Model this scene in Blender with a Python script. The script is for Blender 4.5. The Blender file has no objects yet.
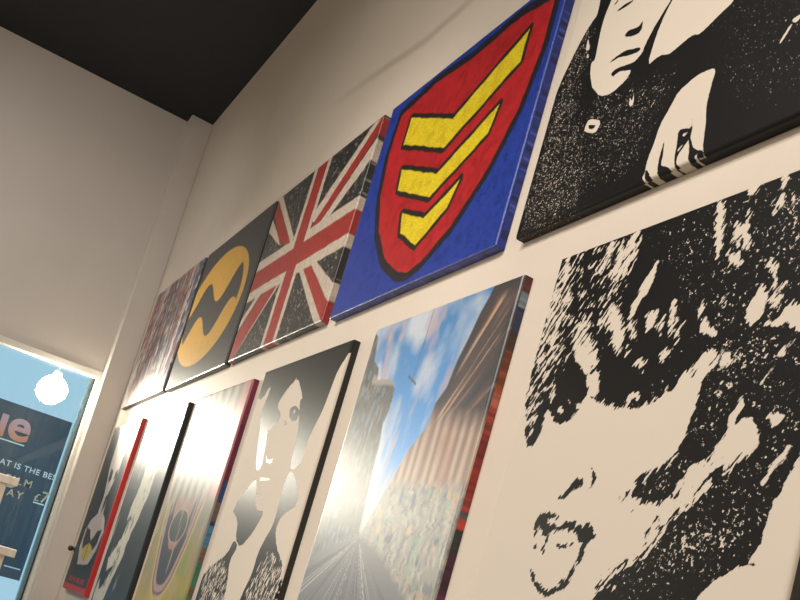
import bpy, bmesh, math, json
import numpy as np
from mathutils import Matrix, Vector

SC = bpy.context.scene
COL = SC.collection
EYE = 1.55                      # height of the lens above the floor

# ------------------------------------------------------------------ camera
cam_data = bpy.data.cameras.new('camera')
cam = bpy.data.objects.new('camera', cam_data)
COL.objects.link(cam)
ROT = Matrix(((-0.4949, -0.8278, 0.2642), (0.0135, 0.2966, 0.9549), (-0.8689, 0.4761, -0.1356)))
q = ROT.transposed().to_quaternion(); q.normalize()
cam.rotation_mode = 'QUATERNION'
cam.rotation_quaternion = q
cam.location = (0, 0, EYE)
cam_data.sensor_fit = 'HORIZONTAL'
cam_data.sensor_width = 36.0
cam_data.lens = 1011.58 / 800 * 36.0
cam_data.shift_x = (400 - 463.856) / 800
cam_data.shift_y = (529.219 - 300) / 800
cam_data.clip_start = 0.02
SC.camera = cam

# ------------------------------------------------------------------ world, exposure, lights
SC.view_settings.view_transform = 'Standard'
SC.view_settings.look = 'None'
SC.view_settings.exposure = 0.0
SC.view_settings.gamma = 1.0
SC.view_settings.use_curve_mapping = False

world = bpy.data.worlds.new('daylight_outside')
SC.world = world
world.use_nodes = True
world.node_tree.nodes['Background'].inputs[0].default_value = (0.42, 0.66, 0.80, 1)
world.node_tree.nodes['Background'].inputs[1].default_value = 1.0

def spot(name, loc, target, power, colour, size, blend, radius):
    l = bpy.data.lights.new(name, 'SPOT')
    l.energy = power; l.color = colour; l.spot_size = math.radians(size); l.spot_blend = blend
    l.shadow_soft_size = radius
    o = bpy.data.objects.new(name, l); COL.objects.link(o)
    o.location = loc
    o.rotation_euler = (Vector(target) - Vector(loc)).to_track_quat('-Z', 'Y').to_euler()
    return o

WARM = (1.0, 0.90, 0.79)
spot('track_spot_near', (0.75, 1.15, 4.15), (1.4, -1.0, 2.0), 172, WARM, 58, 0.9, 0.07)
spot('track_spot_mid', (2.6, 1.25, 4.15), (3.2, -1.0, 2.0), 150, WARM, 58, 0.9, 0.07)
spot('track_spot_far', (4.6, 1.25, 4.15), (5.2, -1.0, 1.8), 110, WARM, 58, 0.9, 0.07)
spot('added_end_wall_fill', (4.3, 1.3, 4.2), (6.65, -0.3, 2.45), 98, (0.97, 0.96, 0.97), 94, 1.0, 0.07)  # added lamp that brightens the end wall and pilaster, no fitting there
fill = bpy.data.lights.new('added_ambient_fill', 'AREA')  # added soft ambient fill for the room, not a fitted panel
fill.energy = 185; fill.color = (1.0, 0.95, 0.90); fill.shape = 'RECTANGLE'; fill.size = 3.0; fill.size_y = 1.0
fo = bpy.data.objects.new('added_ambient_fill', fill); COL.objects.link(fo)
fo.location = (1.5, 2.2, 4.2)

# ------------------------------------------------------------------ materials
def mat(name, colour=(0.8, 0.8, 0.8), rough=0.5, spec=0.5, metal=0.0):
    m = bpy.data.materials.new(name); m.use_nodes = True
    b = m.node_tree.nodes['Principled BSDF']
    b.inputs['Base Color'].default_value = (*colour, 1)
    b.inputs['Roughness'].default_value = rough
    b.inputs['Specular IOR Level'].default_value = spec
    b.inputs['Metallic'].default_value = metal
    return m

class NT:
    """small helper for building node graphs"""
    def __init__(s, m): s.t = m.node_tree; s.b = s.t.nodes['Principled BSDF']
    def n(s, typ, **kw):
        x = s.t.nodes.new(typ)
        for k, v in kw.items(): setattr(x, k, v)
        return x
    def l(s, a, b): s.t.links.new(a, b)
    def val(s, sock, v):
        if isinstance(v, (int, float)): sock.default_value = v
        else: s.l(v, sock)
    def math(s, op, a, b=0.0, clamp=False):
        x = s.n('ShaderNodeMath', operation=op, use_clamp=clamp)
        s.val(x.inputs[0], a); s.val(x.inputs[1], b); return x.outputs[0]
    def mix(s, f, a, b, mode='MIX'):
        x = s.n('ShaderNodeMix', data_type='RGBA', blend_type=mode)
        s.val(x.inputs[0], f)
        for i, c in ((6, a), (7, b)):
            if isinstance(c, tuple): x.inputs[i].default_value = (*c, 1)
            else: s.l(c, x.inputs[i])
        return x.outputs[2]
    def obj(s, scale=(1, 1, 1), rot=(0, 0, 0)):
        c = s.n('ShaderNodeTexCoord'); m = s.n('ShaderNodeMapping')
        m.inputs['Rotation'].default_value = rot; m.inputs['Scale'].default_value = scale
        s.l(c.outputs['Object'], m.inputs['Vector']); return m.outputs[0]
    def noise(s, vec, scale, detail=2.0, rough=0.5):
        x = s.n('ShaderNodeTexNoise'); s.l(vec, x.inputs['Vector'])
        x.inputs['Scale'].default_value = scale; x.inputs['Detail'].default_value = detail
        x.inputs['Roughness'].default_value = rough; return x.outputs['Fac']
    def step(s, v, a, b):
        x = s.n('ShaderNodeMapRange'); s.val(x.inputs[0], v)
        x.inputs[1].default_value = a; x.inputs[2].default_value = b; return x.outputs[0]
    def attr(s, name):
        x = s.n('ShaderNodeAttribute', attribute_name=name); return x
    def bump(s, h, strength, dist=0.002):
        x = s.n('ShaderNodeBump'); x.inputs['Strength'].default_value = strength
        x.inputs['Distance'].default_value = dist; s.l(h, x.inputs['Height'])
        s.l(x.outputs[0], s.b.inputs['Normal'])

def wall_material(name, colour, seam=False):
    m = mat(name, colour, 0.6, 0.22); g = NT(m)
    v = g.obj()
    a = g.noise(v, 1.6, 4, 0.6); b = g.noise(v, 60, 3)
    f = g.step(a, 0.3, 0.75)
    c = g.mix(f, tuple(x * 0.95 for x in colour), tuple(min(1, x * 1.03) for x in colour))
    if seam:                                  # a darker streak coloured along the plaster crease above the pictures
        s = g.n('ShaderNodeSeparateXYZ'); co = g.n('ShaderNodeTexCoord'); g.l(co.outputs['Object'], s.inputs[0])
        wob = g.math('MULTIPLY', g.math('SUBTRACT', g.noise(v, 3.0, 2), 0.5), 0.03)
        rise = g.math('MULTIPLY', g.math('MAXIMUM', g.math('SUBTRACT', s.outputs[0], 2.95), 0.0), 0.125)
        dz = g.math('ABSOLUTE', g.math('SUBTRACT', g.math('SUBTRACT', g.math('ADD', s.outputs[2], wob), rise), SEAM_Z))
        k = g.step(dz, 0.028, 0.004)
        k = g.math('MULTIPLY', k, g.step(s.outputs[0], 3.95, 3.3))
        k = g.math('MULTIPLY', k, g.step(s.outputs[0], 2.45, 2.75))
        k = g.math('MULTIPLY', k, 0.45)
        c = g.mix(k, c, (0.30, 0.25, 0.19))
    g.l(c, g.b.inputs['Base Color'])
    g.bump(b, 0.12, 0.002)
    return m

INK = (0.010, 0.0098, 0.0095)
PAPER = (0.59, 0.525, 0.44)

def stencil_material(name, streak_scale, streak_rot, fine, ink_rough=0.34, base=PAPER, spec=0.16):
    """two-tone print: the 'ink' attribute is the printed outline, noise frays and speckles its edges"""
    m = mat(name, base, 0.5, spec); g = NT(m)
    ink = g.attr('ink').outputs['Fac']; A = g.attr('streak').outputs['Fac']; B = g.attr('speck').outputs['Fac']
    v = g.obj((1, 1, 1), (0, streak_rot, 0))
    mp = g.n('ShaderNodeMapping'); g.l(v, mp.inputs['Vector']); mp.inputs['Scale'].default_value = streak_scale
    n1 = g.noise(mp.outputs[0], 1.0, 2.5, 0.55)
    n2 = g.noise(g.obj(), fine, 2.0, 0.6)
    n3 = g.noise(g.obj(), fine * 0.45, 3.0, 0.6)
    ink = g.math('MULTIPLY', ink, g.math('SUBTRACT', 1.0, g.math('MULTIPLY', A, 0.72)))
    f = g.math('ADD', ink, g.math('MULTIPLY', g.math('MULTIPLY', A, 6.0), g.math('SUBTRACT', n1, 0.5)))
    f = g.math('ADD', f, g.math('MULTIPLY', g.math('SUBTRACT', n3, 0.5), 0.35))
    mask = g.step(f, -0.06, 0.06)
    thr = g.math('SUBTRACT', 0.83, g.math('MULTIPLY', B, 0.42))
    nn = g.math('ADD', g.math('MULTIPLY', n2, 0.6), g.math('MULTIPLY', n3, 0.4))
    sp = g.math('MULTIPLY', g.math('SUBTRACT', nn, thr), 22.0, True)
    sp = g.math('MULTIPLY', sp, g.step(B, 0.0, 0.06))
    mask = g.math('MULTIPLY', mask, g.math('SUBTRACT', 1.0, sp))
    c = g.mix(mask, base, INK)
    g.l(c, g.b.inputs['Base Color'])
    r = g.n('ShaderNodeMapRange'); g.l(mask, r.inputs[0]); r.inputs[3].default_value = 0.8; r.inputs[4].default_value = ink_rough
    g.l(r.outputs[0], g.b.inputs['Roughness'])
    w = g.noise(g.obj(), 700, 1)
    g.bump(w, 0.10, 0.0008)
    return m

def paint_material(name, rough=0.38, grain=260, var=0.35, bump=0.35, spec=0.5):
    """colour print with a painted, slightly ridged surface: colours come from the 'paint' attribute"""
    m = mat(name, (0.5, 0.5, 0.5), rough, spec); g = NT(m)
    c = g.attr('paint').outputs['Color']
    n = g.noise(g.obj(), grain, 3, 0.6)
    k = g.n('ShaderNodeMapRange'); g.l(n, k.inputs[0]); k.inputs[1].default_value = 0.3; k.inputs[2].default_value = 0.7
    k.inputs[3].default_value = 1 - var; k.inputs[4].default_value = 1 + var
    hs = g.n('ShaderNodeHueSaturation'); g.l(c, hs.inputs['Color']); g.l(k.outputs[0], hs.inputs['Value'])
    g.l(hs.outputs[0], g.b.inputs['Base Color'])
    g.bump(n, bump, 0.0015)
    return m

# ------------------------------------------------------------------ object helpers
def link(name, me, parent=None, loc=(0, 0, 0)):
    o = bpy.data.objects.new(name, me); COL.objects.link(o)
    if parent: o.parent = parent
    o.location = loc
    return o

def bm_obj(name, bm, material, parent=None, loc=(0, 0, 0), smooth=False):
    me = bpy.data.meshes.new(name)
    bmesh.ops.recalc_face_normals(bm, faces=bm.faces)
    bm.to_mesh(me); bm.free()
    me.materials.append(material)
    if smooth:
        for p in me.polygons: p.use_smooth = True
    return link(name, me, parent, loc)

def add_box(bm, lo, hi, bevel=0.0):
    r = bmesh.ops.create_cube(bm, size=1.0)
    vs = r['verts']
    for v in vs:
        v.co = Vector([(lo[i] + hi[i]) / 2 + v.co[i] * (hi[i] - lo[i]) for i in range(3)])
    if bevel > 0:
        es = list({e for v in vs for e in v.link_edges})
        bmesh.ops.bevel(bm, geom=es, offset=bevel, segments=2, affect='EDGES', profile=0.5)

def box(name, lo, hi, material, parent=None, bevel=0.0):
    bm = bmesh.new(); add_box(bm, lo, hi, bevel)
    return bm_obj(name, bm, material, parent)

def add_cyl(bm, p0, p1, r0, r1=None, seg=20):
    p0 = Vector(p0); p1 = Vector(p1); d = p1 - p0
    r1 = r0 if r1 is None else r1
    M = Matrix.Translation((p0 + p1) / 2) @ d.to_track_quat('Z', 'Y').to_matrix().to_4x4()
    bmesh.ops.create_cone(bm, cap_ends=True, segments=seg, radius1=r0, radius2=r1, depth=d.length, matrix=M)

def struct(o):
    o['kind'] = 'structure'; return o

def empty(name, loc, label, cat, group=None):
    o = bpy.data.objects.new(name, None); COL.objects.link(o)
    o.location = loc; o.empty_display_size = 0.1
    o['label'] = label; o['category'] = cat
    if group: o['group'] = group
    return o

# ------------------------------------------------------------------ the room
XE, XP, YP, ZC = 6.687, 6.549, -0.862, EYE + 2.968       # end wall, pilaster front and edge, ceiling
SEAM_Z = EYE + 1.945
ZH = EYE + 1.205                                          # head of the window opening
YW1, ZW0 = 1.15, 0.45
wall_mat = wall_material('warm_white_wall_paint', (0.64, 0.565, 0.475), True)
wall_mat_end = wall_material('warm_white_end_wall_paint', (0.64, 0.585, 0.52))
ceil_mat = mat('black_ceiling_paint', (0.012, 0.014, 0.016), 0.6, 0.25)
g = NT(ceil_mat); nz = g.noise(g.obj(), 3, 3)
g.l(g.mix(nz, (0.0105, 0.0130, 0.0160), (0.0145, 0.0175, 0.0212)), g.b.inputs['Base Color'])
floor_mat = mat('grey_vinyl_floor', (0.32, 0.28, 0.24), 0.45)
g = NT(floor_mat); nz = g.noise(g.obj(), 5, 4)
g.l(g.mix(nz, (0.28, 0.245, 0.21), (0.36, 0.32, 0.27)), g.b.inputs['Base Color'])

X0, Y1 = -3.0, 3.4
struct(box('wall_right', (X0, -1.15, 0), (XE + 0.18, -1.0, ZC), wall_mat))
bm = bmesh.new()
T = 0.16
add_box(bm, (XE, -1.0, ZH), (XE + T, Y1, ZC))
add_box(bm, (XE, -1.0, 0), (XE + T, YP, ZH))
add_box(bm, (XE, YW1, 0), (XE + T, Y1, ZH))
add_box(bm, (XE, YP, 0), (XE + T, YW1, ZW0))
struct(bm_obj('wall_far', bm, wall_mat_end))
struct(box('wall_left', (X0, Y1, 0), (XE + T, Y1 + 0.15, ZC), wall_mat_end))
struct(box('wall_near', (X0 - 0.15, -1.15, 0), (X0, Y1 + 0.15, ZC), wall_mat_end))
struct(box('floor', (X0 - 0.15, -1.15, -0.1), (XE + T, Y1 + 0.15, 0), floor_mat))
struct(box('ceiling', (X0 - 0.15, -1.15, ZC), (XE + T, Y1 + 0.15, ZC + 0.12), ceil_mat))
struct(box('trim_1', (XP, -1.0, 0), (XE, YP, ZC), wall_mat_end, bevel=0.004))

# ------------------------------------------------------------------ the shop window
frame_mat = mat('cream_gloss_frame', (0.72, 0.70, 0.62), 0.35)
g = NT(frame_mat); nz = g.noise(g.obj(), 14, 3)
g.l(g.mix(nz, (0.70, 0.675, 0.59), (0.75, 0.73, 0.65)), g.b.inputs['Base Color'])
blue_frame_mat = mat('pale_blue_outer_frame', (0.45, 0.62, 0.68), 0.4)
g = NT(blue_frame_mat); nz = g.noise(g.obj(), 9, 2)
g.l(g.mix(nz, (0.42, 0.60, 0.67), (0.48, 0.65, 0.70)), g.b.inputs['Base Color'])
rubber_mat = mat('dark_glazing_gasket', (0.02, 0.03, 0.04), 0.6)
g = NT(rubber_mat); nz = g.noise(g.obj(), 40, 2)
g.l(g.mix(nz, (0.015, 0.025, 0.03), (0.03, 0.04, 0.05)), g.b.inputs['Base Color'])
glass_mat = bpy.data.materials.new('window_glass'); glass_mat.use_nodes = True
nt = glass_mat.node_tree; nt.nodes.clear()
out = nt.nodes.new('ShaderNodeOutputMaterial'); mx = nt.nodes.new('ShaderNodeMixShader')
tr = nt.nodes.new('ShaderNodeBsdfTransparent'); gl = nt.nodes.new('ShaderNodeBsdfGlossy'); fr = nt.nodes.new('ShaderNodeFresnel')
tr.inputs[0].default_value = (0.93, 0.97, 0.98, 1); gl.inputs['Roughness'].default_value = 0.02; fr.inputs[0].default_value = 1.45
nt.links.new(fr.outputs[0], mx.inputs[0]); nt.links.new(tr.outputs[0], mx.inputs[1]); nt.links.new(gl.outputs[0], mx.inputs[2])
nt.links.new(mx.outputs[0], out.inputs['Surface'])

win = bpy.data.objects.new('window_1', None); COL.objects.link(win); win.location = (XE, YP, ZW0); win['kind'] = 'structure'
def wbox(name, lo, hi, m, bevel=0.0, parent=None):
    o = win.location
    return box(name, [lo[i] - o[i] for i in range(3)], [hi[i] - o[i] for i in range(3)], m, parent or win, bevel)
wbox('window_frame', (XE - 0.012, YP, ZH - 0.042), (XE + 0.07, YW1, ZH), frame_mat, 0.004)                 # head
wbox('window_frame', (XE - 0.012, YP, ZW0), (XE + 0.07, YP + 0.022, ZH - 0.042), frame_mat, 0.003)          # right jamb
wbox('window_frame', (XE - 0.012, YW1 - 0.03, ZW0), (XE + 0.07, YW1, ZH - 0.042), frame_mat, 0.003)
wbox('window_frame', (XE - 0.012, YP + 0.022, ZW0), (XE + 0.07, YW1 - 0.03, ZW0 + 0.03), frame_mat, 0.003)
wbox('gasket', (XE + 0.062, YP + 0.022, ZW0 + 0.03), (XE + 0.072, YP + 0.031, ZH - 0.042), rubber_mat)
wbox('outer_frame', (XE + 0.078, YP, ZW0), (XE + 0.13, YP + 0.052, ZH), blue_frame_mat, 0.003)
wbox('window_pane', (XE + 0.072, YP + 0.002, ZW0 + 0.005), (XE + 0.078, YW1 - 0.005, ZH - 0.005), glass_mat)

# ------------------------------------------------------------------ outside: cinema poster board
PXB = 7.9
def pl(px_y, px_z): return px_y, px_z
poster_mat = mat('dark_blue_poster_print', (0.035, 0.07, 0.11), 0.45)
g = NT(poster_mat); nz = g.noise(g.obj(), 2.5, 3)
g.l(g.mix(nz, (0.025, 0.06, 0.095), (0.055, 0.095, 0.14)), g.b.inputs['Base Color'])
PY1, PZ1, PZ0 = -0.928, 2.546, 1.336
PYL = PY1 + 1.55
pb = empty('cinema_poster_board', (PXB, PY1 + 0.7, PZ0), 'dark blue cinema poster with pale lettering behind the window glass', 'poster')
lo_ = pb.location
def loc(p): return (p[0] - lo_[0], p[1] - lo_[1], p[2] - lo_[2])
box('board', loc((PXB, PY1, PZ0)), loc((PXB + 0.05, PYL, PZ1)), poster_mat, pb, 0.003)
letter_white = mat('pale_blue_white_letters', (0.75, 0.85, 0.9), 0.5)
letter_pink = mat('pink_orange_letters', (0.80, 0.42, 0.40), 0.5)
g = NT(letter_pink); sx = g.n('ShaderNodeSeparateXYZ'); co = g.n('ShaderNodeTexCoord'); g.l(co.outputs['Object'], sx.inputs[0])
g.l(g.mix(g.step(sx.outputs[1], 0.0, 0.16), (0.78, 0.30, 0.17), (0.74, 0.44, 0.56)), g.b.inputs['Base Color'])
letter_gold = mat('pale_gold_letters', (0.62, 0.52, 0.38), 0.5)
for mm, c0 in ((letter_white, (0.75, 0.85, 0.9)), (letter_gold, (0.62, 0.52, 0.38))):
    g = NT(mm); nz = g.noise(g.obj(), 30, 2)
    g.l(g.mix(nz, tuple(x * 0.92 for x in c0), tuple(min(1, x * 1.06) for x in c0)), g.b.inputs['Base Color'])
def letters(name, txt, y_right, z_base, size, m, bold=0.0, spacing=1.0):
    cu = bpy.data.curves.new(name, 'FONT'); cu.body = txt; cu.size = size; cu.extrude = 0.003; cu.offset = bold
    cu.align_x = 'RIGHT'; cu.space_character = spacing
    tmp = bpy.data.objects.new(name, cu); COL.objects.link(tmp)
    dg = bpy.context.evaluated_depsgraph_get(); dg.update()
    me = bpy.data.meshes.new_from_object(tmp.evaluated_get(dg))
    bpy.data.objects.remove(tmp)
    me.materials.clear(); me.materials.append(m)
    o = link(name, me, pb)
    R = Matrix(((0, 0, -1), (-1, 0, 0), (0, 1, 0))).to_4x4()
    o.matrix_local = Matrix.Translation(loc((PXB - 0.004, y_right, z_base))) @ R
    return o
letters('logo_lettering', 'vue', -0.681, 2.297, 0.324, letter_pink, 0.0080, 1.00)
letters('lettering', 'WHAT IS THE BEST', -0.980, 2.101, 0.058, letter_white, 0.0008, 1.10)
letters('lettering', 'FILM', -0.803, 1.996, 0.074, letter_gold, 0.0010, 1.35)
letters('lettering', 'DAY', -0.767, 1.900, 0.074, letter_gold, 0.0010, 1.35)
letters('lettering', '£', -0.879, 1.922, 0.075, letter_gold, 0.0010, 1.35)
letters('lettering', '7', -0.939, 1.922, 0.115, letter_gold, 0.0010, 1.00)
for (ya, yb, za, zb) in ((-0.502, -0.668, 2.268, 2.278), (-0.845, -0.922, 1.902, 1.912), (-0.797, -0.909, 1.410, 1.420)):
    box('fine_print', loc((PXB - 0.003, yb, za)), loc((PXB - 0.0005, ya, zb)), letter_white, pb)
# ------------------------------------------------------------------ globe lamp in the window
lampP = (6.695, -0.617, EYE + 1.003)
LR = 0.085
lamp = empty('globe_lamp', (lampP[0], lampP[1], ZH - 0.042), 'lit round white globe lamp hanging in the window', 'lamp')
bulb_mat = bpy.data.materials.new('lit_bulb'); bulb_mat.use_nodes = True
nt = bulb_mat.node_tree; nt.nodes.clear()
em = nt.nodes.new('ShaderNodeEmission'); em.inputs[0].default_value = (1.0, 0.90, 0.72, 1); em.inputs[1].default_value = 55.0
ot = nt.nodes.new('ShaderNodeOutputMaterial'); nt.links.new(em.outputs[0], ot.inputs[0])
bm = bmesh.new()
bmesh.ops.create_uvsphere(bm, u_segments=32, v_segments=20, radius=LR)
bm_obj('bulb', bm, bulb_mat, lamp, (0, 0, lampP[2] - ZH + 0.042), True)
white_metal = mat('white_lamp_metal', (0.8, 0.78, 0.72), 0.35)
g = NT(white_metal); nz = g.noise(g.obj(), 50, 2)
g.l(g.mix(nz, (0.78, 0.76, 0.70), (0.82, 0.80, 0.74)), g.b.inputs['Base Color'])
bm = bmesh.new()
add_cyl(bm, (0, 0, lampP[2] - ZH + 0.042 + LR - 0.006), (0, 0, lampP[2] - ZH + 0.042 + LR + 0.03), 0.03, 0.022)
bm_obj('lamp_cap', bm, white_metal, lamp, smooth=False)
bm = bmesh.new()
add_cyl(bm, (0, 0, lampP[2] - ZH + 0.042 + LR + 0.02), (0, 0, -0.004), 0.005, seg=10)
add_cyl(bm, (0, 0, -0.012), (0, 0, 0), 0.018, seg=16)
bm_obj('stem', bm, white_metal, lamp)
# the lamp throws its beam along the row of pictures
sp = spot('globe_lamp_beam', (lampP[0] - LR - 0.07, lampP[1], lampP[2]), (2.4, -0.64, EYE + 0.42), 300, (1.0, 0.93, 0.76), 80, 1.0, 0.09)

# ------------------------------------------------------------------ wooden stepped stand in front of the window
wood = mat('pale_pine', (0.76, 0.67, 0.56), 0.5); g = NT(wood)
nz = g.noise(g.obj((1, 1, 0.12)), 40, 4, 0.6)
g.l(g.mix(g.step(nz, 0.3, 0.7), (0.70, 0.60, 0.48), (0.82, 0.74, 0.63)), g.b.inputs['Base Color']); g.bump(nz, 0.1)
ST = empty('stepped_stand', (5.2, -0.170, 0), 'pale wooden stepped stand in front of the window, at the left edge', 'stand')
def sbox(name, lo, hi): return box(name, (lo[0] - 5.2, lo[1] - -0.170, lo[2]), (hi[0] - 5.2, hi[1] - -0.170, hi[2]), wood, ST, 0.003)
sbox('shelf', (5.2, -0.470, 1.833), (5.5, 0.130, 1.871))
sbox('shelf', (5.0200000000000005, -0.539, 1.508), (5.5, 0.121, 1.546))
sbox('leg', (5.220, -0.425, 1.546), (5.265, -0.385, 1.833))
sbox('leg', (5.440, -0.425, 1.546), (5.485, -0.385, 1.833))
sbox('leg', (5.220, 0.045, 1.546), (5.265, 0.085, 1.833))
sbox('leg', (5.440, 0.045, 1.546), (5.485, 0.085, 1.833))
sbox('leg', (5.040, -0.499, 0), (5.085, -0.459, 1.508))
sbox('leg', (5.440, -0.499, 0), (5.485, -0.459, 1.508))
sbox('leg', (5.040, 0.041, 0), (5.085, 0.081, 1.508))
sbox('leg', (5.440, 0.041, 0), (5.485, 0.081, 1.508))

# ------------------------------------------------------------------ canvas prints
def sdf(poly, P, Q, m=0.03):
    """signed distance (positive inside) from every grid point to a polygon, in metres"""
    x = poly[:, 0]; y = poly[:, 1]
    d = np.full(P.shape, -m, np.float32)
    ok = (P > x.min() - m) & (P < x.max() + m) & (Q > y.min() - m) & (Q < y.max() + m)
    if not ok.any(): return d
    p = P[ok]; qq = Q[ok]
    best = np.full(p.shape, 1e9); inside = np.zeros(p.shape, bool)
    n = len(x)
    for i in range(n):
        x0, y0, x1, y1 = x[i], y[i], x[(i + 1) % n], y[(i + 1) % n]
        dx, dy = x1 - x0, y1 - y0; L = dx * dx + dy * dy
        if L < 1e-12: continue
        t = np.clip(((p - x0) * dx + (qq - y0) * dy) / L, 0, 1)
        best = np.minimum(best, (p - x0 - t * dx) ** 2 + (qq - y0 - t * dy) ** 2)
        if y0 != y1:
            c = ((y0 <= qq) & (qq < y1)) | ((y1 <= qq) & (qq < y0))
            inside ^= c & (p < x0 + (qq - y0) / (y1 - y0) * dx)
    r = np.sqrt(best)
    d[ok] = np.maximum(np.where(inside, r, -r), -m)
    return d

def poly(flat, smooth=1):
    p = np.array(flat, float).reshape(-1, 2) / 1000.0
    for _ in range(smooth):                     # round the traced corners a little
        n = np.roll(p, -1, 0)
        p = np.stack([p * .8 + n * .2, p * .2 + n * .8], 1).reshape(-1, 2)
    return p
def pts(*a): return np.array(a, float)

def vnoise(x, y, seed):
    """smooth value noise in [0,1] on arrays"""
    xi = np.floor(x).astype(np.int64); yi = np.floor(y).astype(np.int64)
    fx = x - xi; fy = y - yi
    fx = fx * fx * (3 - 2 * fx); fy = fy * fy * (3 - 2 * fy)
    def h(a, b):
        n = (a * 374761393 + b * 668265263 + seed * 1274126177) & 0xffffffff
        n = ((n ^ (n >> 13)) * 1274126177) & 0xffffffff
        return ((n ^ (n >> 16)) & 0xffff) / 65535.0
    return (h(xi, yi) * (1 - fx) + h(xi + 1, yi) * fx) * (1 - fy) + (h(xi, yi + 1) * (1 - fx) + h(xi + 1, yi + 1) * fx) * fy

def fbm(x, y, seed, o=3):
    s = 0; a = 0.5; t = 0
    for i in range(o):
        s = s + a * vnoise(x * 2 ** i, y * 2 ** i, seed + i); t += a; a *= 0.5
    return s / t

def lay(c, k, colour):
    k = np.clip(k, 0, 1)[..., None]
    return c * (1 - k) + np.array(colour, float) * k

def edge(d, w=0.003): return d / w + 0.5

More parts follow.
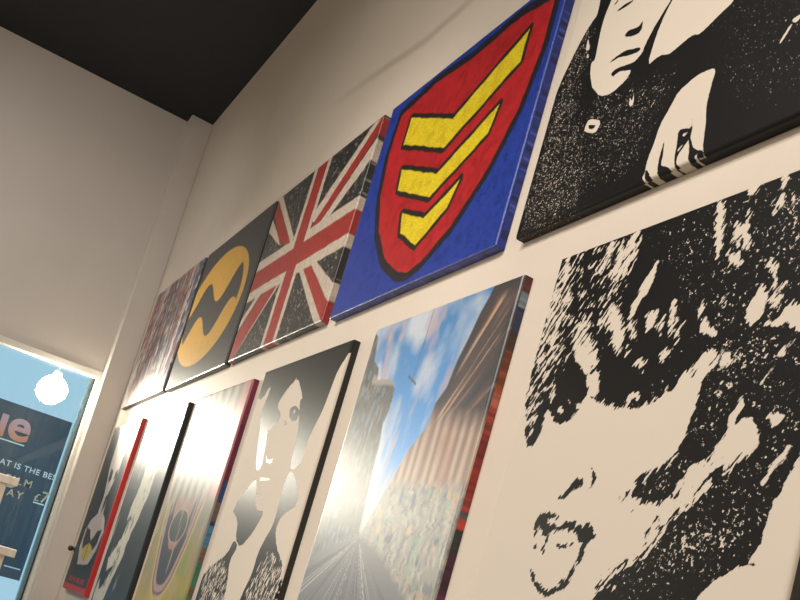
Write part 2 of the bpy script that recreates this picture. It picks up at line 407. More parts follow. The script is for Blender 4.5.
DATA = json.loads('''{"wild":{"S":0.27,"L":[[1,[-40,-39,391,-32,697,-33,879,19,919,208,817,253,787,318,764,413,745,463,731,497,720,520,713,534,712,564,711,584,697,609,713,614,681,617,665,626,642,638,630,650,616,668,584,730,446,793,398,751,386,681,393,659,408,645,431,628,471,605,498,577,499,528,439,519,314,464,157,515,81,409,64,410,39,371,12,275,-7,209,-12,143,-18,66]],[-1,[230,320,252,332,283,344,325,354,379,357,403,354,422,339,448,332,469,310,486,292,508,279,523,273,537,290,539,302,524,314,515,333,516,356,515,372,510,391,508,423,497,444,467,464,435,476,420,482,408,502,388,515,374,527,394,544,418,554,450,549,477,532,503,515,522,491,536,467,567,459,585,438,597,411,617,400,639,396,657,419,670,434,656,451,638,468,614,477,592,472,582,490,578,516,557,530,539,539,518,544,517,559,502,586,474,613,432,631,408,645,393,659,386,681,403,750,-65,803,-204,556,28,422,59,405,87,407,97,376,97,332,116,345,142,368,180,367,199,347,214,324,218,305]],[-1,[445,2,454,3,473,42,479,83,486,122,475,109,460,70,448,28]],[-1,[502,57,524,74,535,53,535,73,552,114,546,123,535,114,524,80,520,86,524,108,505,92,503,75]],[-1,[496,108,530,119,541,135,533,148,513,132]],[-1,[593,-12,581,-11,586,34,580,45,582,68,588,54,602,60,595,43]],[-1,[512,-2,539,-2,535,12,517,13]],[-1,[615,38,624,58,615,61]],[-1,[519,41,527,40,525,53]],[-1,[585,139,600,149,615,153,623,186,612,174]],[-1,[591,186,609,193,613,232,595,249,578,241,576,215]],[-1,[620,249,648,248,661,228,697,230,719,275,681,272,666,257,652,261,624,257]],[-1,[626,184,626,225,618,223,621,192]],[-1,[646,188,639,230,629,222,636,192]],[-1,[478,230,486,211,500,236,521,244,520,256,488,246]],[-1,[470,179,476,196,471,216,465,211]],[-1,[396,161,408,190,415,209,414,233,402,228,393,201,391,176]],[-1,[364,178,358,217,337,217,335,184]],[-1,[383,189,381,224,369,219]],[-1,[435,213,433,247,420,238]],[-1,[545,288,561,284,572,301,562,313,543,307]],[-1,[686,283,684,296,667,312,661,305]],[-1,[663,311,647,345,640,348]],[-1,[406,253,420,266,406,281,398,278]],[-1,[517,187,530,193,528,206,517,200]],[-1,[611,361,621,379,606,402,591,417,595,392]],[-1,[669,396,698,397,696,413,678,414]],[-1,[719,443,727,452,713,471,689,500,684,496,704,465]],[-1,[730,410,724,426,721,421]],[-1,[246,1,254,36,244,85,226,97,187,88,196,50,192,25,218,15]],[-1,[177,1,179,22,168,56,159,78,140,62,153,32]],[-1,[323,78,327,104,325,126,311,145,298,169,290,190,318,214,312,220,288,201,279,162,295,131,306,103]],[-1,[233,145,252,164,280,207,287,227,278,247,255,230,225,183,188,180,215,157]],[-1,[127,153,159,155,159,183,199,221,229,253,199,280,171,256,143,237,138,208,120,197]],[-1,[203,276,237,273,251,328,231,329,202,288]],[-1,[223,104,195,138,204,116]],[-1,[335,268,360,264,359,291]],[-1,[295,232,307,249,301,256]],[-1,[337,330,363,327,372,339,341,339]],[-1,[135,335,150,333,157,349,139,346]],[-1,[161,322,167,323,172,333]],[-1,[187,333,203,334,201,344]],[-1,[95,283,113,301,105,328]],[-1,[50,302,55,352,64,385,48,360,43,310]],[-1,[79,207,102,208,88,229]],[-1,[22,13,52,20,38,99,29,140,39,194,33,236,34,276,14,201,0,91]],[-1,[53,70,69,84,69,147,68,199,59,254,69,292,53,280,44,174]],[-1,[746,645,784,603,833,776,669,803,671,720,655,666,671,633]],[1,[211,511,226,509,236,491,254,476,269,479,279,488,264,495,244,502,234,513,219,515]],[1,[286,456,297,463,310,478,306,492,291,505,298,494,300,478]],[1,[161,569,161,554,174,540,192,537,217,544,240,549,211,551,191,550,219,564,244,565,256,557,271,553,290,562,306,567,312,554,325,560,338,570,350,580,338,591,329,603,323,622,311,659,291,679,254,690,223,683,194,661,182,647,188,643,217,670,250,680,281,669,303,647,315,623,320,603,316,595,304,588,292,575,267,571,244,571,215,575,211,587,226,599,208,590,190,572,175,567,172,580,170,595,167,578]],[1,[243,597,274,599,292,594,291,596,275,603,248,601]],[1,[203,601,216,608,212,617,202,610]],[1,[173,604,185,598,181,608]],[1,[468,307,480,303,476,311]],[1,[487,309,490,306,491,315]],[1,[668,443,684,435,669,456,643,470]],[1,[621,457,642,447,627,463]]],"Z":[["streak",0.78,[-52,-42,241,-14,274,30,265,124,224,204,194,238,140,220,125,298,31,391,-32,194]],["streak",0.9,[-40,17,44,19,60,103,64,250,85,395,46,392,-32,194]],["streak",0.55,[94,151,438,178,487,289,364,317,219,299]],["streak",0.42,[356,-62,693,-50,780,288,444,197]],["streak",0.5,[211,318,416,323,533,263,558,307,434,371,273,362]],["streak",0.6,[349,518,420,468,521,424,549,442,490,528,420,565]],["streak",0.75,[451,552,521,488,607,430,651,477,580,536,518,575,458,633]],["streak",0.75,[372,687,378,637,466,592,518,544,564,551,484,639,428,683]],["streak",0.34,[180,531,341,532,403,685,178,702]],["speck",0.72,[472,245,624,231,715,292,677,346,607,369,568,466,487,422,510,358]],["speck",0.72,[364,317,487,256,481,305,407,365,269,352]],["speck",0.66,[493,-1,734,-19,805,265,588,176]],["speck",0.72,[510,520,715,508,720,585,619,654,498,678,390,686,487,584]],["speck",0.74,[369,535,516,408,562,482,451,552]],["speck",0.56,[179,-25,730,-36,900,647,428,747,351,621,543,489,481,305]]]},"suit":{"S":0.0,"L":[[1,[-1,-40,89,190,94,230,77,241,51,274,26,324,10,366,-2,412,-56,445,-76,805,1042,786,1072,13,832,90,576,433,534,449,497,465,477,457,466,457,443,463,416,470,382,458,349,467,353,396,364,358,378,332,417,222]],[-1,[135,224,127,257,129,295,134,334,138,361,125,363,135,396,157,434,172,448,201,474,243,485,286,471,295,457,293,439,320,424,322,405,339,373,356,350,372,331,392,230,201,125,142,202]],[1,[174,258,198,256,224,258,232,262,212,266,181,263]],[1,[152,236,171,224,165,235]],[1,[232,344,245,338,266,344,281,345,289,336,294,358,284,366,263,361,241,353]],[1,[197,394,225,390,255,389,277,397,309,406,307,415,277,411,238,398,211,397]],[1,[220,429,234,424,260,428,291,435,305,434,342,464,298,454,270,443,249,437,230,441]],[1,[166,168,232,166,229,200]],[-1,[80,280,104,320,85,316]],[-1,[99,327,110,344,96,338]],[-1,[182,519,227,539,233,552,221,568,176,547,174,535]],[-1,[317,521,331,539,326,511,337,542,330,549,321,539]],[-1,[573,569,571,609,573,645,582,672,587,703,592,725,612,777,584,797,433,750,438,731,436,696,442,673,447,631,464,601,477,575,521,559,561,562]],[-1,[738,552,756,548,769,551,758,556,751,562]],[-1,[739,558,722,585,727,588,745,561]],[1,[186,535,217,546,210,554,191,546]],[1,[474,731,472,706,473,667,482,709,483,727,508,738,524,757,512,776,494,779]],[1,[509,665,527,668,545,674,539,649,549,676,549,694,558,706,564,717,574,726,598,737,599,747,584,745,588,774,580,786,560,741,554,716,547,696,540,705,526,721,526,736,546,754,564,791,551,796,525,741,518,724,515,694]],[1,[438,717,458,739,482,775,442,773,429,738]],[-1,[523,679,541,678,530,687]],[-1,[521,708,535,700,525,714]],[-1,[586,737,580,740,592,761,607,785,602,786,583,756,574,738]],[-1,[437,729,441,716,440,736,465,766,460,768,434,736]]],"Z":[["speck",0.64,[-6,-43,141,290,144,436,249,592,293,782,-41,789,-28,417]],["speck",0.58,[119,402,389,471,503,479,481,573,429,738,177,750]],["speck",0.5,[419,311,864,225,1123,706,641,750,519,527]]]},"curly":{"S":0.05,"L":[[1,[-233,-119,820,-22,794,24,790,39,737,91,723,156,709,220,666,289,659,333,664,371,618,398,579,393,558,347,562,298,518,223,475,158,498,154,385,69,330,94,285,121,256,157,326,192,327,227,239,241,264,292,296,385,231,383,155,253,95,163,115,102,119,58,62,115,-7,100,-105,19]],[1,[451,173,400,178,418,210,460,228,499,231,511,202]],[1,[270,406,108,519,215,560,252,625,328,651,411,598,463,528,366,524,308,448]],[1,[240,625,211,674,74,730,-3,767,0,852,-38,981,305,945,314,827,303,766,259,697,300,647]],[1,[584,394,565,446,579,536,575,580,543,618,518,663,523,730,485,799,460,920,803,884,780,791,769,710,756,683,666,637,613,587,627,543,746,508,661,427]],[1,[300,333,338,352,376,351,387,341,381,368,326,362]],[1,[319,410,419,417,417,425,344,426,308,420]],[1,[307,475,394,466,389,477]],[1,[373,213,429,235,395,239]],[-1,[439,192,463,187,461,207]]],"Z":[["speck",0.3,[-233,-119,754,-33,754,93,414,83,157,125]],["streak",0.35,[-233,-119,492,-44,414,83,53,189]],["streak",1.1,[226,683,-3,728,92,985,459,943,316,794]],["streak",1.1,[624,634,540,715,421,1012,887,951,792,708]]]},"flag":[["w",[967,4,1019,11,622,281,541,249]],["w",[1090,54,1090,132,1000,187,769,304,695,319,668,312]],["r",[1019,11,1090,12,1090,54,1033,74,668,312,595,292]],["w",[2,8,15,-21,414,289,380,301]],["w",[-29,78,-63,124,221,270,259,279]],["r",[-63,21,-60,-34,380,301,238,274]],["w",[711,457,756,458,1080,629,1137,730,1115,725]],["w",[589,452,619,445,1072,766,998,760]],["r",[619,445,711,457,1115,725,1157,767,1134,777,1066,765]],["w",[253,424,196,427,-46,592,-47,644]],["w",[414,455,448,448,35,754,-14,747]],["r",[360,438,253,424,-22,648,-14,747,35,754,414,455]]]}''')

def stencil(key):
    d = DATA[key]
    def f(P, Q):
        ink = np.full(P.shape, -1.0)
        for s, pl_ in d['L']:
            v = np.clip(sdf(poly(pl_), P, Q) / 0.012, -1, 1)
            ink = np.maximum(ink, v) if s > 0 else np.minimum(ink, -v)
        st = np.full(P.shape, d['S']); sp = np.zeros(P.shape)
        for k, a, pl_ in d['Z']:
            m = 0.03 if k == 'streak' else 0.10
            z = np.clip(sdf(poly(pl_), P, Q, m) / m * .7 + 0.5, 0, 1)
            z = z * z * (3 - 2 * z) * a
            if k == 'streak': st = np.maximum(st, z)
            else: sp = np.maximum(sp, z)
        return {'ink': ink, 'streak': st, 'speck': sp}
    return f

DEPTH = 0.026
def attach(me, attrs):
    for k, v in attrs.items():
        if v.ndim == 1:
            a = me.attributes.new(k, 'FLOAT', 'POINT'); a.data.foreach_set('value', v.astype(np.float32))
        else:
            a = me.attributes.new(k, 'FLOAT_COLOR', 'POINT')
            a.data.foreach_set('color', np.concatenate([v, np.ones((len(v), 1))], 1).astype(np.float32).ravel())

def grid_mesh(name, V, nu, nv, flip=False):
    i = np.arange(nv * nu).reshape(nv, nu)
    a, b, c, d = i[:-1, :-1], i[:-1, 1:], i[1:, 1:], i[1:, :-1]
    F = np.stack([a, d, c, b] if not flip else [a, b, c, d], -1).reshape(-1, 4)
    me = bpy.data.meshes.new(name)
    me.vertices.add(len(V)); me.vertices.foreach_set('co', V.astype(np.float32).ravel())
    me.loops.add(F.size); me.loops.foreach_set('vertex_index', F.astype(np.int32).ravel())
    me.polygons.add(len(F)); me.polygons.foreach_set('loop_start', np.arange(0, F.size, 4, dtype=np.int32))
    me.polygons.foreach_set('use_smooth', np.ones(len(F), bool))
    me.update(calc_edges=True)
    return me

def canvas(name, rect, art, material, step, label, edge_art=None, edge_mat=None, edge_label=None, group=None):
    """a stretched canvas: printed face with softly rounded rim, four wrapped edges and a wooden stretcher behind"""
    Xl, Xr, zt, zb = rect
    w = Xl - Xr; h = zt - zb
    root = empty(name, ((Xl + Xr) / 2, -1.0, EYE + zb), label, 'canvas print', group)
    def local(u, v, y): return np.stack([w / 2 - u, y, h - v], -1)
    r = 0.0065
    nu = int(w / step) + 1; nv = int(h / step) + 1
    us = np.concatenate([[0, r * .08, r * .3, r * .6], np.linspace(r, w - r, nu), [w - r * .6, w - r * .3, w - r * .08, w]])
    vs = np.concatenate([[0, r * .08, r * .3, r * .6], np.linspace(r, h - r, nv), [h - r * .6, h - r * .3, h - r * .08, h]])
    P, Q = np.meshgrid(us, vs)
    du = np.minimum(P, w - P); dv = np.minimum(Q, h - Q)
    ex = np.maximum(0, 1 - np.minimum(du, dv) / r)
    Y = DEPTH - r * (1 - np.sqrt(np.maximum(0, 1 - ex ** 2)))
    V = local(P.ravel(), Q.ravel(), Y.ravel())
    me = grid_mesh('printed_face', V, len(us), len(vs))
    attach(me, {k: v.reshape(v.shape[0] * v.shape[1], -1).squeeze(-1) if v.ndim == 2 else v.reshape(-1, 3) for k, v in art(P, Q).items()})
    me.materials.append(material)
    link('printed_face', me, root)
    # wrapped edges: one strip running round the four sides
    n = 260
    t = np.linspace(0, 1, n)
    ru = np.concatenate([t * w, np.full(n, w), w - t * w, np.zeros(n)])
    rv = np.concatenate([np.zeros(n), t * h, np.full(n, h), h - t * h])
    ys = np.array([DEPTH - r, DEPTH * 0.5, 0.001])
    RU, YY = np.meshgrid(ru, ys); RV, _ = np.meshgrid(rv, ys)
    V = local(RU.ravel(), RV.ravel(), YY.ravel())
    me = grid_mesh('wrapped_edge', V, len(ru), len(ys))
    ins = 0.006
    fn = edge_art or art
    at = fn(np.clip(RU, ins, w - ins), np.clip(RV, ins, h - ins))
    attach(me, {k: v.reshape(-1) if v.ndim == 2 else v.reshape(-1, 3) for k, v in at.items()})
    me.materials.append(edge_mat or material)
    e = link('wrapped_edge', me, root)
    if edge_label: e['label'] = edge_label
    bm = bmesh.new()
    for lo, hi in (((-w / 2 + .002, .001, .002), (w / 2 - .002, .018, .04)), ((-w / 2 + .002, .001, h - .04), (w / 2 - .002, .018, h - .002)),
                   ((-w / 2 + .002, .001, .04), (-w / 2 + .04, .018, h - .04)), ((w / 2 - .04, .001, .04), (w / 2 - .002, .018, h - .04))):
        add_box(bm, lo, hi)
    bm_obj('stretcher_frame', bm, wood, root)
    return root

def solid(colour, amount=0.0, seed=1, freq=60):
    def f(P, Q):
        k = (vnoise(P * freq, Q * freq, seed) - 0.5) * 2 * amount
        return {'paint': np.clip(np.array(colour, float) * (1 + k[..., None]), 0, 1)}
    return f

# --- colour pictures
def shield_art(P, Q):
    u = P + 0.004 * (fbm(P * 30, Q * 30, 3) - .5); v = Q + 0.008 * (fbm(P * 30 + 9, Q * 30, 5) - .5)
    c = np.zeros(P.shape + (3,)) + np.array((0.018, 0.045, 0.30))
    c = lay(c, (fbm(P * 60, Q * 60, 8) - .45) * 2.2, (0.010, 0.026, 0.19))
    # plain round-topped crest with three chevrons
    L = [(0.10, 0.06), (0.32, 0.035), (0.55, 0.05), (0.78, 0.035), (0.96, 0.06), (0.965, 0.20), (0.93, 0.36), (0.85, 0.50), (0.73, 0.62), (0.60, 0.69), (0.53, 0.705),
         (0.46, 0.69), (0.33, 0.62), (0.21, 0.50), (0.13, 0.36), (0.09, 0.20)]
    d = sdf(np.array(L), u, v)
    c = lay(c, edge(d + 0.022), (0.016, 0.014, 0.02))
    red = lay(np.zeros(P.shape + (3,)) + np.array((0.45, 0.018, 0.020)), (fbm(P * 45, Q * 45, 12) - .35) * 1.6, (0.28, 0.010, 0.014))
    k = np.clip(edge(d - 0.006), 0, 1)[..., None]; c = c * (1 - k) + red * k
    ye = lay(np.zeros(P.shape + (3,)) + np.array((0.74, 0.58, 0.020)), (fbm(P * 50, Q * 50, 15) - .4) * 1.6, (0.52, 0.38, 0.012))
    for L in ([(0.20, 0.11), (0.53, 0.235), (0.86, 0.11), (0.86, 0.20), (0.53, 0.325), (0.20, 0.20)],
              [(0.25, 0.30), (0.53, 0.405), (0.81, 0.30), (0.79, 0.375), (0.53, 0.475), (0.27, 0.375)],
              [(0.36, 0.475), (0.53, 0.54), (0.70, 0.475), (0.67, 0.545), (0.53, 0.62), (0.39, 0.545)]):
        d2 = sdf(np.array(L), u, v)
        c = lay(c, edge(d2 + 0.016), (0.02, 0.015, 0.012))
        k = np.clip(edge(d2), 0, 1)[..., None]; c = c * (1 - k) + ye * k
    return {'paint': c}

def shield_edge(P, Q):
    c = np.zeros(P.shape + (3,)) + np.array((0.016, 0.034, 0.26))
    s = vnoise(P * 150, Q * 150, 4)
    c = lay(c, (s - .62) * 6, (0.06, 0.10, 0.42)); c = lay(c, (vnoise(P * 70, Q * 70, 6) - .6) * 5, (0.008, 0.012, 0.10))
    return {'paint': c}

BLK = (0.022, 0.022, 0.021); CRM = (0.52, 0.44, 0.36); FRED = (0.30, 0.028, 0.024)
def flag_art(P, Q):
    u = P + 0.006 * (fbm(P * 25, Q * 25, 31) - .5); v = Q + 0.006 * (fbm(P * 25 + 5, Q * 25, 33) - .5)
    c = np.zeros(P.shape + (3,)) + np.array(BLK)
    c = lay(c, (fbm(P * 120, Q * 120, 37, 2) - .66) * 9, (0.25, 0.23, 0.21))
    def band(x, a, b): return np.minimum(x - a, b - x)
    for s, pl_ in DATA['flag']:
        c = lay(c, edge(sdf(poly(pl_, 0), u, v), .005), CRM if s == 'w' else FRED)
    c = lay(c, edge(np.maximum(band(u, .415, .59), band(v, .297, .478)), .005), CRM)
    c = lay(c, edge(np.maximum(band(u, .45, .555), band(v, .342, .433)), .005), FRED)
    c = c * (0.78 + 0.44 * fbm(P * 70, Q * 70, 41))[..., None]
    return {'paint': np.clip(c, 0, 1)}

def oval_art(P, Q):
    c = np.zeros(P.shape + (3,)) + np.array((0.030, 0.031, 0.031))
    x = (P - 0.435) / 0.515; y = (Q - 0.378) / 0.29
    rr = np.sqrt(x * x + y * y)
    c = lay(c, (1.0 - rr) / 0.012 + .5, (0.52, 0.29, 0.035))
    # one plain dark wave rolling across the oval
    yc = 0.24 * np.sin(x * 6.0 + .5)
    d = np.minimum(0.30 - np.abs(y - yc), (0.87 - rr) * 1.2)
    c = lay(c, d / 0.02 + .5, (0.030, 0.031, 0.031))
    c = c * (0.9 + 0.2 * fbm(P * 60, Q * 60, 51))[..., None]
    return {'paint': np.clip(c, 0, 1)}

def abstract_art(P, Q):
    sx = P + 0.05 * (Q - .3)
    a = fbm(sx * 26, Q * 3.2, 61, 4); b = fbm(sx * 34 + 7, Q * 2.4, 67, 4); e = fbm(sx * 50, Q * 6, 71, 3)
    c = np.zeros(P.shape + (3,)) + np.array((0.16, 0.15, 0.155))
    c = lay(c, (a - .48) * 9, (0.035, 0.05, 0.065)); c = lay(c, (b - .53) * 10, (0.36, 0.07, 0.05))
    c = lay(c, (fbm(sx * 14 + 3, Q * 2, 73, 3) - .56) * 8, (0.42, 0.40, 0.40)); c = lay(c, (e - .62) * 9, (0.42, 0.20, 0.10))
    c = lay(c, (fbm(sx * 40 + 3, Q * 9, 79, 3) - .66) * 9, (0.5, 0.5, 0.52))
    c = lay(c, edge(np.minimum(P - .93, 1.1 - P), .05) * (fbm(sx * 18, Q * 2, 83) - .4) * 4, (0.06, 0.08, 0.14))
    c = lay(c, (fbm(sx * 60 + 3, Q * 22, 85, 2) - .62) * 9, (0.03, 0.03, 0.035)); c = lay(c, (fbm(sx * 55 + 9, Q * 18, 87, 2) - .66) * 9, (0.40, 0.38, 0.36))
    return {'paint': np.clip(c, 0, 1)}

VU, VV = 0.29, 0.60
def street_art(P, Q):
    dx = P - VU; dy = Q - VV
    ang = np.arctan2(dy, dx); rad = np.sqrt(dx * dx + dy * dy) + 1e-4
    ray = fbm(ang * 9 + 50, rad * 2.0, 91, 4); fine = fbm(ang * 40 + 90, rad * 3.0, 97, 3)
    sky = np.zeros(P.shape + (3,)) + np.array((0.045, 0.25, 0.58))
    sky = sky * (0.75 + 0.6 * np.clip(Q / .5, 0, 1))[..., None]
    cl = fbm(ang * 4.5 + 20, rad * 7, 101, 4)
    sky = lay(sky, (cl - .36) * 3.4, (0.50, 0.57, 0.64))
    sky = lay(sky, (fbm(ang * 8 + 60, rad * 9, 103, 3) - .62) * 5, (0.42, 0.36, 0.42))
    c = sky
    # distant haze towards the end of the street
    c = lay(c, 1.0 - rad / 0.22, (0.42, 0.40, 0.36))
    # left-hand buildings
    lb = np.array([(0, .01), (0.03, .03), (0.05, .10), (0.10, .13), (0.115, .165), (0.21, .175), (0.245, .205), (0.25, .26), (0.235, .30), (0.25, .36), (0.26, .46), (0.285, .6), (0, .68)])
    lc = np.zeros(P.shape + (3,)) + np.array((0.075, 0.085, 0.085))
    lc = lay(lc, (fbm(P * 90, Q * 26, 107, 3) - .5) * 4, (0.19, 0.185, 0.165)); lc = lay(lc, (fbm(P * 80, Q * 30, 109, 3) - .55) * 6, (0.03, 0.045, 0.06))
    win_ = (np.sin(P * 170 + Q * 40) > .3) & (np.sin(Q * 120 - P * 60) > -.1) & (P > .03)
    lc = lay(lc, win_ * .75 * (fbm(P * 20, Q * 20, 110) > .42), (0.12, 0.20, 0.27)); lc = lay(lc, edge(.012 - np.abs(Q - .15 - P * .14), .01) * (P > .08), (0.30, 0.27, 0.22))
    k = np.clip(edge(sdf(lb, P + .01 * (fine - .5), Q), .006), 0, 1)[..., None]; c = c * (1 - k) + lc * k
    # right-hand buildings: a tall receding cornice and columns
    rb = np.array([(0.635, 0), (0.62, .03), (0.60, .06), (0.575, .12), (0.55, .17), (0.535, .235), (0.50, .27), (0.49, .33), (0.43, .38), (0.37, .47), (0.30, .585), (0.33, .66), (0.60, .80), (0.76, .90), (0.76, 0)])
    t = (ang + math.pi / 2) / (math.pi / 2)
    rc = np.zeros(P.shape + (3,)) + np.array((0.055, 0.036, 0.034))
    rc = lay(rc, (fbm(ang * 26 + 5, rad * 2.2, 93, 3) - .50) * 7, (0.26, 0.11, 0.06)); rc = lay(rc, (fbm(ang * 46 + 90, rad * 3.0, 97, 3) - .60) * 9, (0.48, 0.33, 0.22))
    rc = lay(rc, (fbm(ang * 18 + 10, rad * 2.5, 113, 3) - .54) * 9, (0.010, 0.010, 0.022))
    rc = lay(rc, (fbm(ang * 14 + 40, rad * 4, 115, 3) - .62) * 8, (0.05, 0.07, 0.16))
    rsd = sdf(rb, P + .01 * (ray - .5), Q, .08)
    rc = lay(rc, (edge(.035 - rsd, .03)) * (Q < .40) * (fine > .35), (0.022, 0.018, 0.020))
    rc = lay(rc, edge(.03 - np.abs(P - .615 + Q * .45), .03) * (Q < .35), (0.012, 0.010, 0.012))
    low = np.clip((Q - 0.27 - (P - .5) * .15) / .06, 0, 1)
    col = 0.5 + 0.5 * np.sin(P * 150 + 3 * fbm(P * 20, Q * 3, 117))
    lowc = lay(np.zeros(P.shape + (3,)) + np.array((0.20, 0.12, 0.09)), col, (0.46, 0.34, 0.26))
    lowc = lay(lowc, (fbm(P * 14, Q * 6, 121) - .55) * 4, (0.30, 0.12, 0.07))
    rc = rc * (1 - low[..., None]) + lowc * low[..., None]
    shop = np.clip((Q - 0.45 - (P - .5) * .05) / .03, 0, 1)
    sh = np.zeros(P.shape + (3,)) + np.array((0.24, 0.235, 0.21))
    du = P * 90 + 3 * fine; dv = Q * 34
    sh = lay(sh, (fbm(du, dv, 123, 3) - .5) * 5, (0.38, 0.36, 0.30)); sh = lay(sh, (fbm(du + 40, dv, 125, 3) - .52) * 5, (0.12, 0.13, 0.14))
    sh = lay(sh, (fbm(P * 30 + 3, Q * 22, 127, 3) - .66) * 6, (0.16, 0.34, 0.22)); sh = lay(sh, (fbm(P * 36 + 19, Q * 26, 131, 3) - .62) * 6, (0.45, 0.30, 0.16))
    sh = lay(sh, (fbm(P * 30 + 9, Q * 20, 129, 3) - .66) * 7, (0.04, 0.06, 0.10))
    rc = rc * (1 - shop[..., None]) + sh * shop[..., None]
    k = np.clip(edge(sdf(rb, P + .01 * (ray - .5), Q), .006), 0, 1)[..., None]; c = c * (1 - k) + rc * k
    # road with streaks running to the vanishing point
    rd = np.array([(0, .66), (0.14, .62), (0.29, .59), (0.42, .63), (0.58, .71), (0.76, .80), (0.76, 1.01), (0, 1.01)])
    rr = np.zeros(P.shape + (3,)) + np.array((0.13, 0.13, 0.14))
    rr = lay(rr, (ray - .55) * 5, (0.07, 0.07, 0.085)); rr = lay(rr, (fbm(ang * 70, rad, 137, 2) - .72) * 12, (0.45, 0.44, 0.42))
    rr = lay(rr, edge(0.012 - np.abs(ang - 1.05), .01), (0.02, 0.02, 0.025)); rr = lay(rr, edge(0.010 - np.abs(ang - 0.80), .01), (0.02, 0.02, 0.025))
    rr = lay(rr, edge(0.010 - np.abs(ang - 2.42), .01), (0.03, 0.03, 0.04)); rr = lay(rr, edge(0.008 - np.abs(ang - 2.0), .01), (0.4, 0.4, 0.4))
    k = np.clip(edge(sdf(rd, P, Q), .02), 0, 1)[..., None]; c = c * (1 - k) + rr * k
    # a thin lamp wire and lantern over the street
    c = lay(c, edge(0.0016 - np.abs(P - 0.345 + 0.04 * Q), .002) * (Q < .2), (0.10, 0.12, 0.16))
    c = lay(c, edge(0.003 - np.abs(Q - 0.195 - (P - .34) * .5), .004) * (np.abs(P - .335) < .03), (0.07, 0.07, 0.09))
    return {'paint': np.clip(c, 0, 1)}

def bands(stops, jitter, seed):
    """colours by height for a smeared wrapped edge: stops are (v, colour)"""
    vs = np.array([s[0] for s in stops]); cs = np.array([s[1] for s in stops])
    def f(P, Q):
        i = np.clip(np.searchsorted(vs, Q, 'right') - 1, 0, len(vs) - 1)
        c = cs[i]
        c = c * (1 + jitter * (vnoise(P * 0, Q * 130, seed) - .5)[..., None] * 2)
        return {'paint': np.clip(c, 0, 1)}
    return f

street_edge = bands([(0, (.10, .022, .016)), (.035, (.16, .22, .27)), (.07, (.018, .022, .07)), (.13, (.06, .022, .018)), (.17, (.25, .055, .022)), (.27, (.36, .10, .06)), (.30, (.30, .045, .025)),
                     (.36, (.24, .018, .022)), (.44, (.30, .022, .02)), (.50, (.40, .05, .04)), (.53, (.10, .10, .10)), (.545, (.45, .05, .03)), (.57, (.02, .03, .03)), (.62, (.05, .012, .035)),
                     (.70, (.10, .015, .06)), (.74, (.02, .012, .035)), (.79, (.012, .035, .22)), (.83, (.04, .07, .10)), (.845, (.28, .04, .022)), (.90, (.22, .03, .02)), (.93, (.36, .25, .05)),
                     (.95, (.10, .08, .05)), (.97, (.2, .15, .14))], .45, 141)

def swirl_art(P, Q):
    """marbled loops of pale pink, yellow and green"""
    w = .775
    u = P + .03 * (fbm(P * 5, Q * 5, 151) - .5); v = Q + .03 * (fbm(P * 5 + 4, Q * 5, 153) - .5)
    c = np.zeros(P.shape + (3,)) + np.array((0.20, 0.20, 0.17))
    c = lay(c, (Q - .55) * 3 + (fbm(P * 6, Q * 6, 157) - .5) * 2, (0.34, 0.27, 0.08))
    c = lay(c, (P - .48) * 3 * np.clip((Q - .62) * 4, 0, 1) + (fbm(P * 8, Q * 8, 159) - .6) * 2, (0.10, 0.24, 0.08))
    # long loops hanging from the top edge
    for i, (cx, hw, vb, colr) in enumerate([(.36, .33, .90, (.40, .32, .14)), (.36, .30, .875, (.16, .10, .12)), (.36, .285, .86, (.34, .24, .24)), (.36, .25, .83, (.055, .065, .08)), (.36, .20, .69, (.10, .06, .08)), (.36, .185, .675, (.30, .19, .18))]):
        a = np.abs(u - cx) / hw
        d = (vb - (vb - .30) * np.clip(a, 0, 1.4) ** 2.6 - v)
        d = np.where(a < 1.05, d, -.1)
        c = lay(c, d / .008 + .5, colr)
    top = np.clip((.49 - v) / .05, 0, 1)
    s = 0.5 + 0.5 * np.sin(u * 58 + 2.5 * fbm(u * 3, v * 5, 163))
    tc = lay(np.zeros(P.shape + (3,)) + np.array((0.34, 0.31, 0.27)), s, (0.10, 0.11, 0.11))
    tc = lay(tc, (P - .60) * 6, (0.40, 0.16, 0.16))
    c = c * (1 - top[..., None]) + tc * top[..., None]
    d = 1 - np.sqrt(((u - .36) / .115) ** 2 + ((v - .575) / .065) ** 2)
    c = lay(c, (d + .16) / .05, (0.36, 0.24, 0.24)); c = lay(c, d / .05 + .5, (0.06, 0.075, 0.075))
    c = lay(c, (fbm(P * 40, Q * 10, 167, 2) - .68) * 7, (0.3, 0.28, 0.2))
    return {'paint': np.clip(c, 0, 1)}

swirl_edge = bands([(0, (.16, .018, .055)), (.17, (.12, .014, .045)), (.40, (.02, .05, .16)), (.48, (.14, .09, .09)), (.555, (.015, .03, .10)), (.57, (.05, .18, .30)), (.65, (.16, .09, .08)),
                    (.71, (.04, .16, .10)), (.80, (.14, .10, .08)), (.84, (.06, .15, .05)), (.92, (.12, .2, .08))], .25, 171)

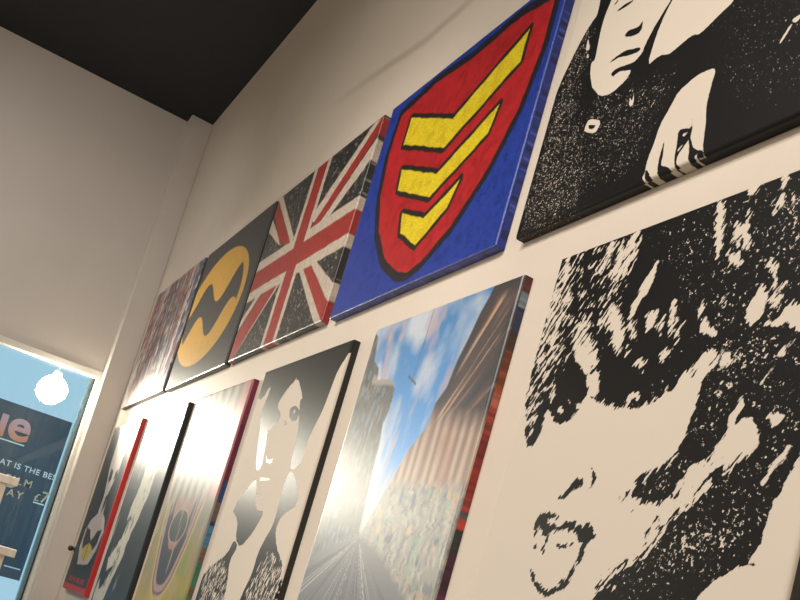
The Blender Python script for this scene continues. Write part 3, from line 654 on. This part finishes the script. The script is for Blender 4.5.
def streak_art(P, Q):
    """dark print crossed by a ragged pale diagonal stroke"""
    u = P + .05 * (fbm(P * 9, Q * 16, 181) - .5); v = Q + .02 * (fbm(P * 22, Q * 8, 182) - .5)
    c = np.zeros(P.shape + (3,)) + np.array((0.022, 0.030, 0.034))
    L = np.array([(.30, .22), (.42, .12), (.62, .16), (.58, .30), (.54, .44), (.48, .58), (.42, .72), (.34, .86), (.26, 1.01), (.03, 1.01), (.05, .88), (.16, .84), (.10, .76), (.20, .70), (.24, .62), (.26, .50), (.30, .40)])
    d = sdf(L, u, v)
    c = lay(c, edge(d + .02 * (fbm(P * 40, Q * 14, 183) - .5), .01), (0.42, 0.40, 0.34))
    for L in ([(.12, .60), (.32, .545), (.36, .56), (.28, .60), (.26, .66), (.16, .68)], [(.06, .86), (.22, .80), (.30, .79), (.24, .84), (.22, .89), (.10, .92)]):
        c = lay(c, edge(sdf(np.array(L), u, v), .008), (0.022, 0.030, 0.034))
    c = lay(c, (fbm(P * 30, Q * 9, 187) - .68) * 6 * (P < .5), (0.3, 0.3, 0.28))
    c = lay(c, edge(d - .05, .01) * (fbm(P * 20, Q * 12, 189) > .6), (0.20, 0.20, 0.18))
    return {'paint': c}

def red_art(P, Q):
    """dark print of a pale figure in a dark mask over a red caption strip, inside a red border"""
    c = np.zeros(P.shape + (3,)) + np.array((0.025, 0.034, 0.036))
    u = P + .03 * (fbm(P * 9, Q * 9, 191) - .5); v = Q + .01 * (fbm(P * 14, Q * 14, 193) - .5)
    W_ = (0.40, 0.36, 0.34)
    for L in ([(.24, .02), (.60, .02), (.58, .30), (.50, .40), (.46, .47), (.40, .46), (.34, .38), (.26, .26)],
              [(.38, .42), (.50, .44), (.54, .54), (.66, .58), (.72, .64), (.68, .74), (.56, .83), (.24, .84), (.14, .74), (.14, .64), (.22, .58), (.36, .54)]):
        c = lay(c, edge(sdf(np.array(L), u, v), .008), W_)
    D_ = (0.028, 0.034, 0.038)
    for L in ([(.34, .27), (.42, .29), (.44, .34), (.38, .36), (.34, .33)], [(.50, .30), (.56, .28), (.57, .33), (.51, .35)], [(.44, .44), (.50, .42), (.51, .50), (.46, .54)],
              [(.18, .62), (.32, .64), (.42, .70), (.54, .64), (.66, .63), (.64, .71), (.56, .75), (.24, .75), (.18, .70)]):
        c = lay(c, edge(sdf(np.array(L), u, v), .008), D_)
    c = lay(c, edge(sdf(np.array([(.28, .74), (.40, .71), (.54, .74), (.50, .80), (.40, .815), (.30, .80)]), u, v), .01), (0.42, 0.34, 0.07))
    c = lay(c, edge(.006 - np.abs(u - .40), .006) * (np.abs(v - .765) < .05), D_)
    s = (np.abs(Q - .925) < .016) & (P > .14) & (P < .62)
    c = lay(c, s * (vnoise(P * 75, Q * 0, 197) > .38), (0.34, 0.03, 0.03))
    m = np.maximum(P - .735, Q - .955)
    c = lay(c, edge(m, .006), (0.44, 0.025, 0.025))
    return {'paint': c}

RC = {'wild': (1.686, 0.91, 0.852, -0.148), 'street': (2.573, 1.823, 0.849, -0.151), 'curly': (3.52, 2.734, 0.846, -0.154), 'swirl': (4.43, 3.655, 0.838, -0.162), 'streak': (5.345, 4.575, 0.84, -0.16), 'redf': (6.31, 5.55, 0.85, -0.143), 'suit': (1.91, 0.87, 1.7, 0.9535), 'shield': (3.003, 1.994, 1.698, 0.957), 'flag': (4.113, 3.075, 1.706, 0.964), 'oval': (5.19, 4.15, 1.708, 0.961), 'abst': (6.32, 5.27, 1.715, 0.97)}
hair = stencil_material('frayed_hair_stencil_print', (125, 1, 40), math.radians(38), 170, ink_rough=0.40)
suitm = stencil_material('speckled_stencil_print', (120, 1, 30), math.radians(30), 300, ink_rough=0.40)
curl = stencil_material('glossy_stencil_print', (110, 1, 34), math.radians(20), 200, ink_rough=0.47, spec=0.22)
impasto = paint_material('thick_painted_print', 0.37, 230, 0.45, 0.5)
gritty = paint_material('gritty_painted_print', 0.40, 330, 0.35, 0.3)
smooth_print = paint_material('smooth_gloss_print', 0.45, 300, 0.10, 0.12, 0.26)
photo_print = paint_material('satin_photo_print', 0.46, 300, 0.10, 0.15, 1.0)
photo_print.node_tree.nodes['Principled BSDF'].inputs['Coat Weight'].default_value = 0.8      # varnish
photo_print.node_tree.nodes['Principled BSDF'].inputs['Coat Roughness'].default_value = 0.46
edge_paint = paint_material('smeared_edge_print', 0.42, 260, 0.10, 0.08)

marble = paint_material('marbled_print', 0.47, 300, 0.10, 0.12, 0.14)
GL = 'canvas prints in the lower row'; GU = 'canvas prints in the upper row'
def edge_black(P, Q): return {'paint': np.zeros(P.shape + (3,)) + np.array((0.012, 0.012, 0.012))}
canvas('canvas_print', RC['wild'], stencil('wild'), hair, 0.0026,
       'cream canvas print of a face under wild black hair, filling the bottom right corner', edge_black, edge_paint, 'plain black wrapped canvas side', GL)
canvas('canvas_print', RC['suit'], stencil('suit'), suitm, 0.0028,
       'black and cream canvas print of a person in a dark coat with one pale hand', None, None, None, GU)
canvas('canvas_print', RC['shield'], shield_art, impasto, 0.0030,
       'blue canvas print with a black outlined red and yellow crest', shield_edge, edge_paint, 'blue side with pale smeared lines', GU)
canvas('canvas_print', RC['flag'], flag_art, gritty, 0.0036,
       'canvas print of a crossed flag in red, cream and black', None, None, None, GU)
canvas('canvas_print', RC['oval'], oval_art, gritty, 0.0042,
       'charcoal canvas print with a large yellow oval', None, None, None, GU)
canvas('canvas_print', RC['abst'], abstract_art, gritty, 0.0046,
       'abstract canvas print of grey, red and blue vertical streaks', solid((0.06, 0.062, 0.068), .3), edge_paint, 'dark grey wrapped canvas side', GU)
canvas('canvas_print', RC['street'], street_art, photo_print, 0.0028,
       'colour canvas print of a city street under a blue cloudy sky', street_edge, edge_paint, 'side smeared in red, orange, blue and black bands', GL)
canvas('canvas_print', RC['curly'], stencil('curly'), curl, 0.0034,
       'black and cream canvas print of a dark-haired person in an open-collared jacket', edge_black, edge_paint, 'plain black wrapped canvas side', GL)
canvas('canvas_print', RC['swirl'], swirl_art, marble, 0.0040,
       'canvas print of pale marbled loops around a dark oval, crimson down its side', swirl_edge, edge_paint, 'crimson side turning blue, brown and green', GL)
canvas('canvas_print', RC['streak'], streak_art, smooth_print, 0.0044,
       'dark canvas print with a ragged cream stroke and black side', edge_black, edge_paint, 'plain black wrapped canvas side', GL)
canvas('canvas_print', RC['redf'], red_art, smooth_print, 0.0044,
       'dark canvas print of a pale masked figure with a bright red border, nearest the window', solid((0.42, 0.022, 0.024), .1), edge_paint, 'bright red wrapped canvas side', GL)

# ------------------------------------------------------------------ dark wall hook between the window and the red-bordered print
hook_mat = mat('dark_bronze', (0.05, 0.04, 0.035), 0.4, 0.5, 0.6)
g = NT(hook_mat); nz = g.noise(g.obj(), 80, 2)
g.l(g.mix(nz, (0.04, 0.033, 0.03), (0.06, 0.05, 0.042)), g.b.inputs['Base Color'])
hk = empty('wall_knob', (6.46, -1.0, EYE + 0.092), 'small dark round knob on the wall beside the red-bordered print', 'knob')
bm = bmesh.new(); add_cyl(bm, (0, 0, 0), (0, 0.006, 0), 0.016); bm_obj('base', bm, hook_mat, hk)
bm = bmesh.new(); add_cyl(bm, (0, 0.005, 0), (0, 0.018, 0), 0.006, seg=12); bm_obj('stem', bm, hook_mat, hk)
bm = bmesh.new(); bmesh.ops.create_uvsphere(bm, u_segments=20, v_segments=12, radius=0.017)
bm_obj('ball', bm, hook_mat, hk, (0, 0.026, 0), True)
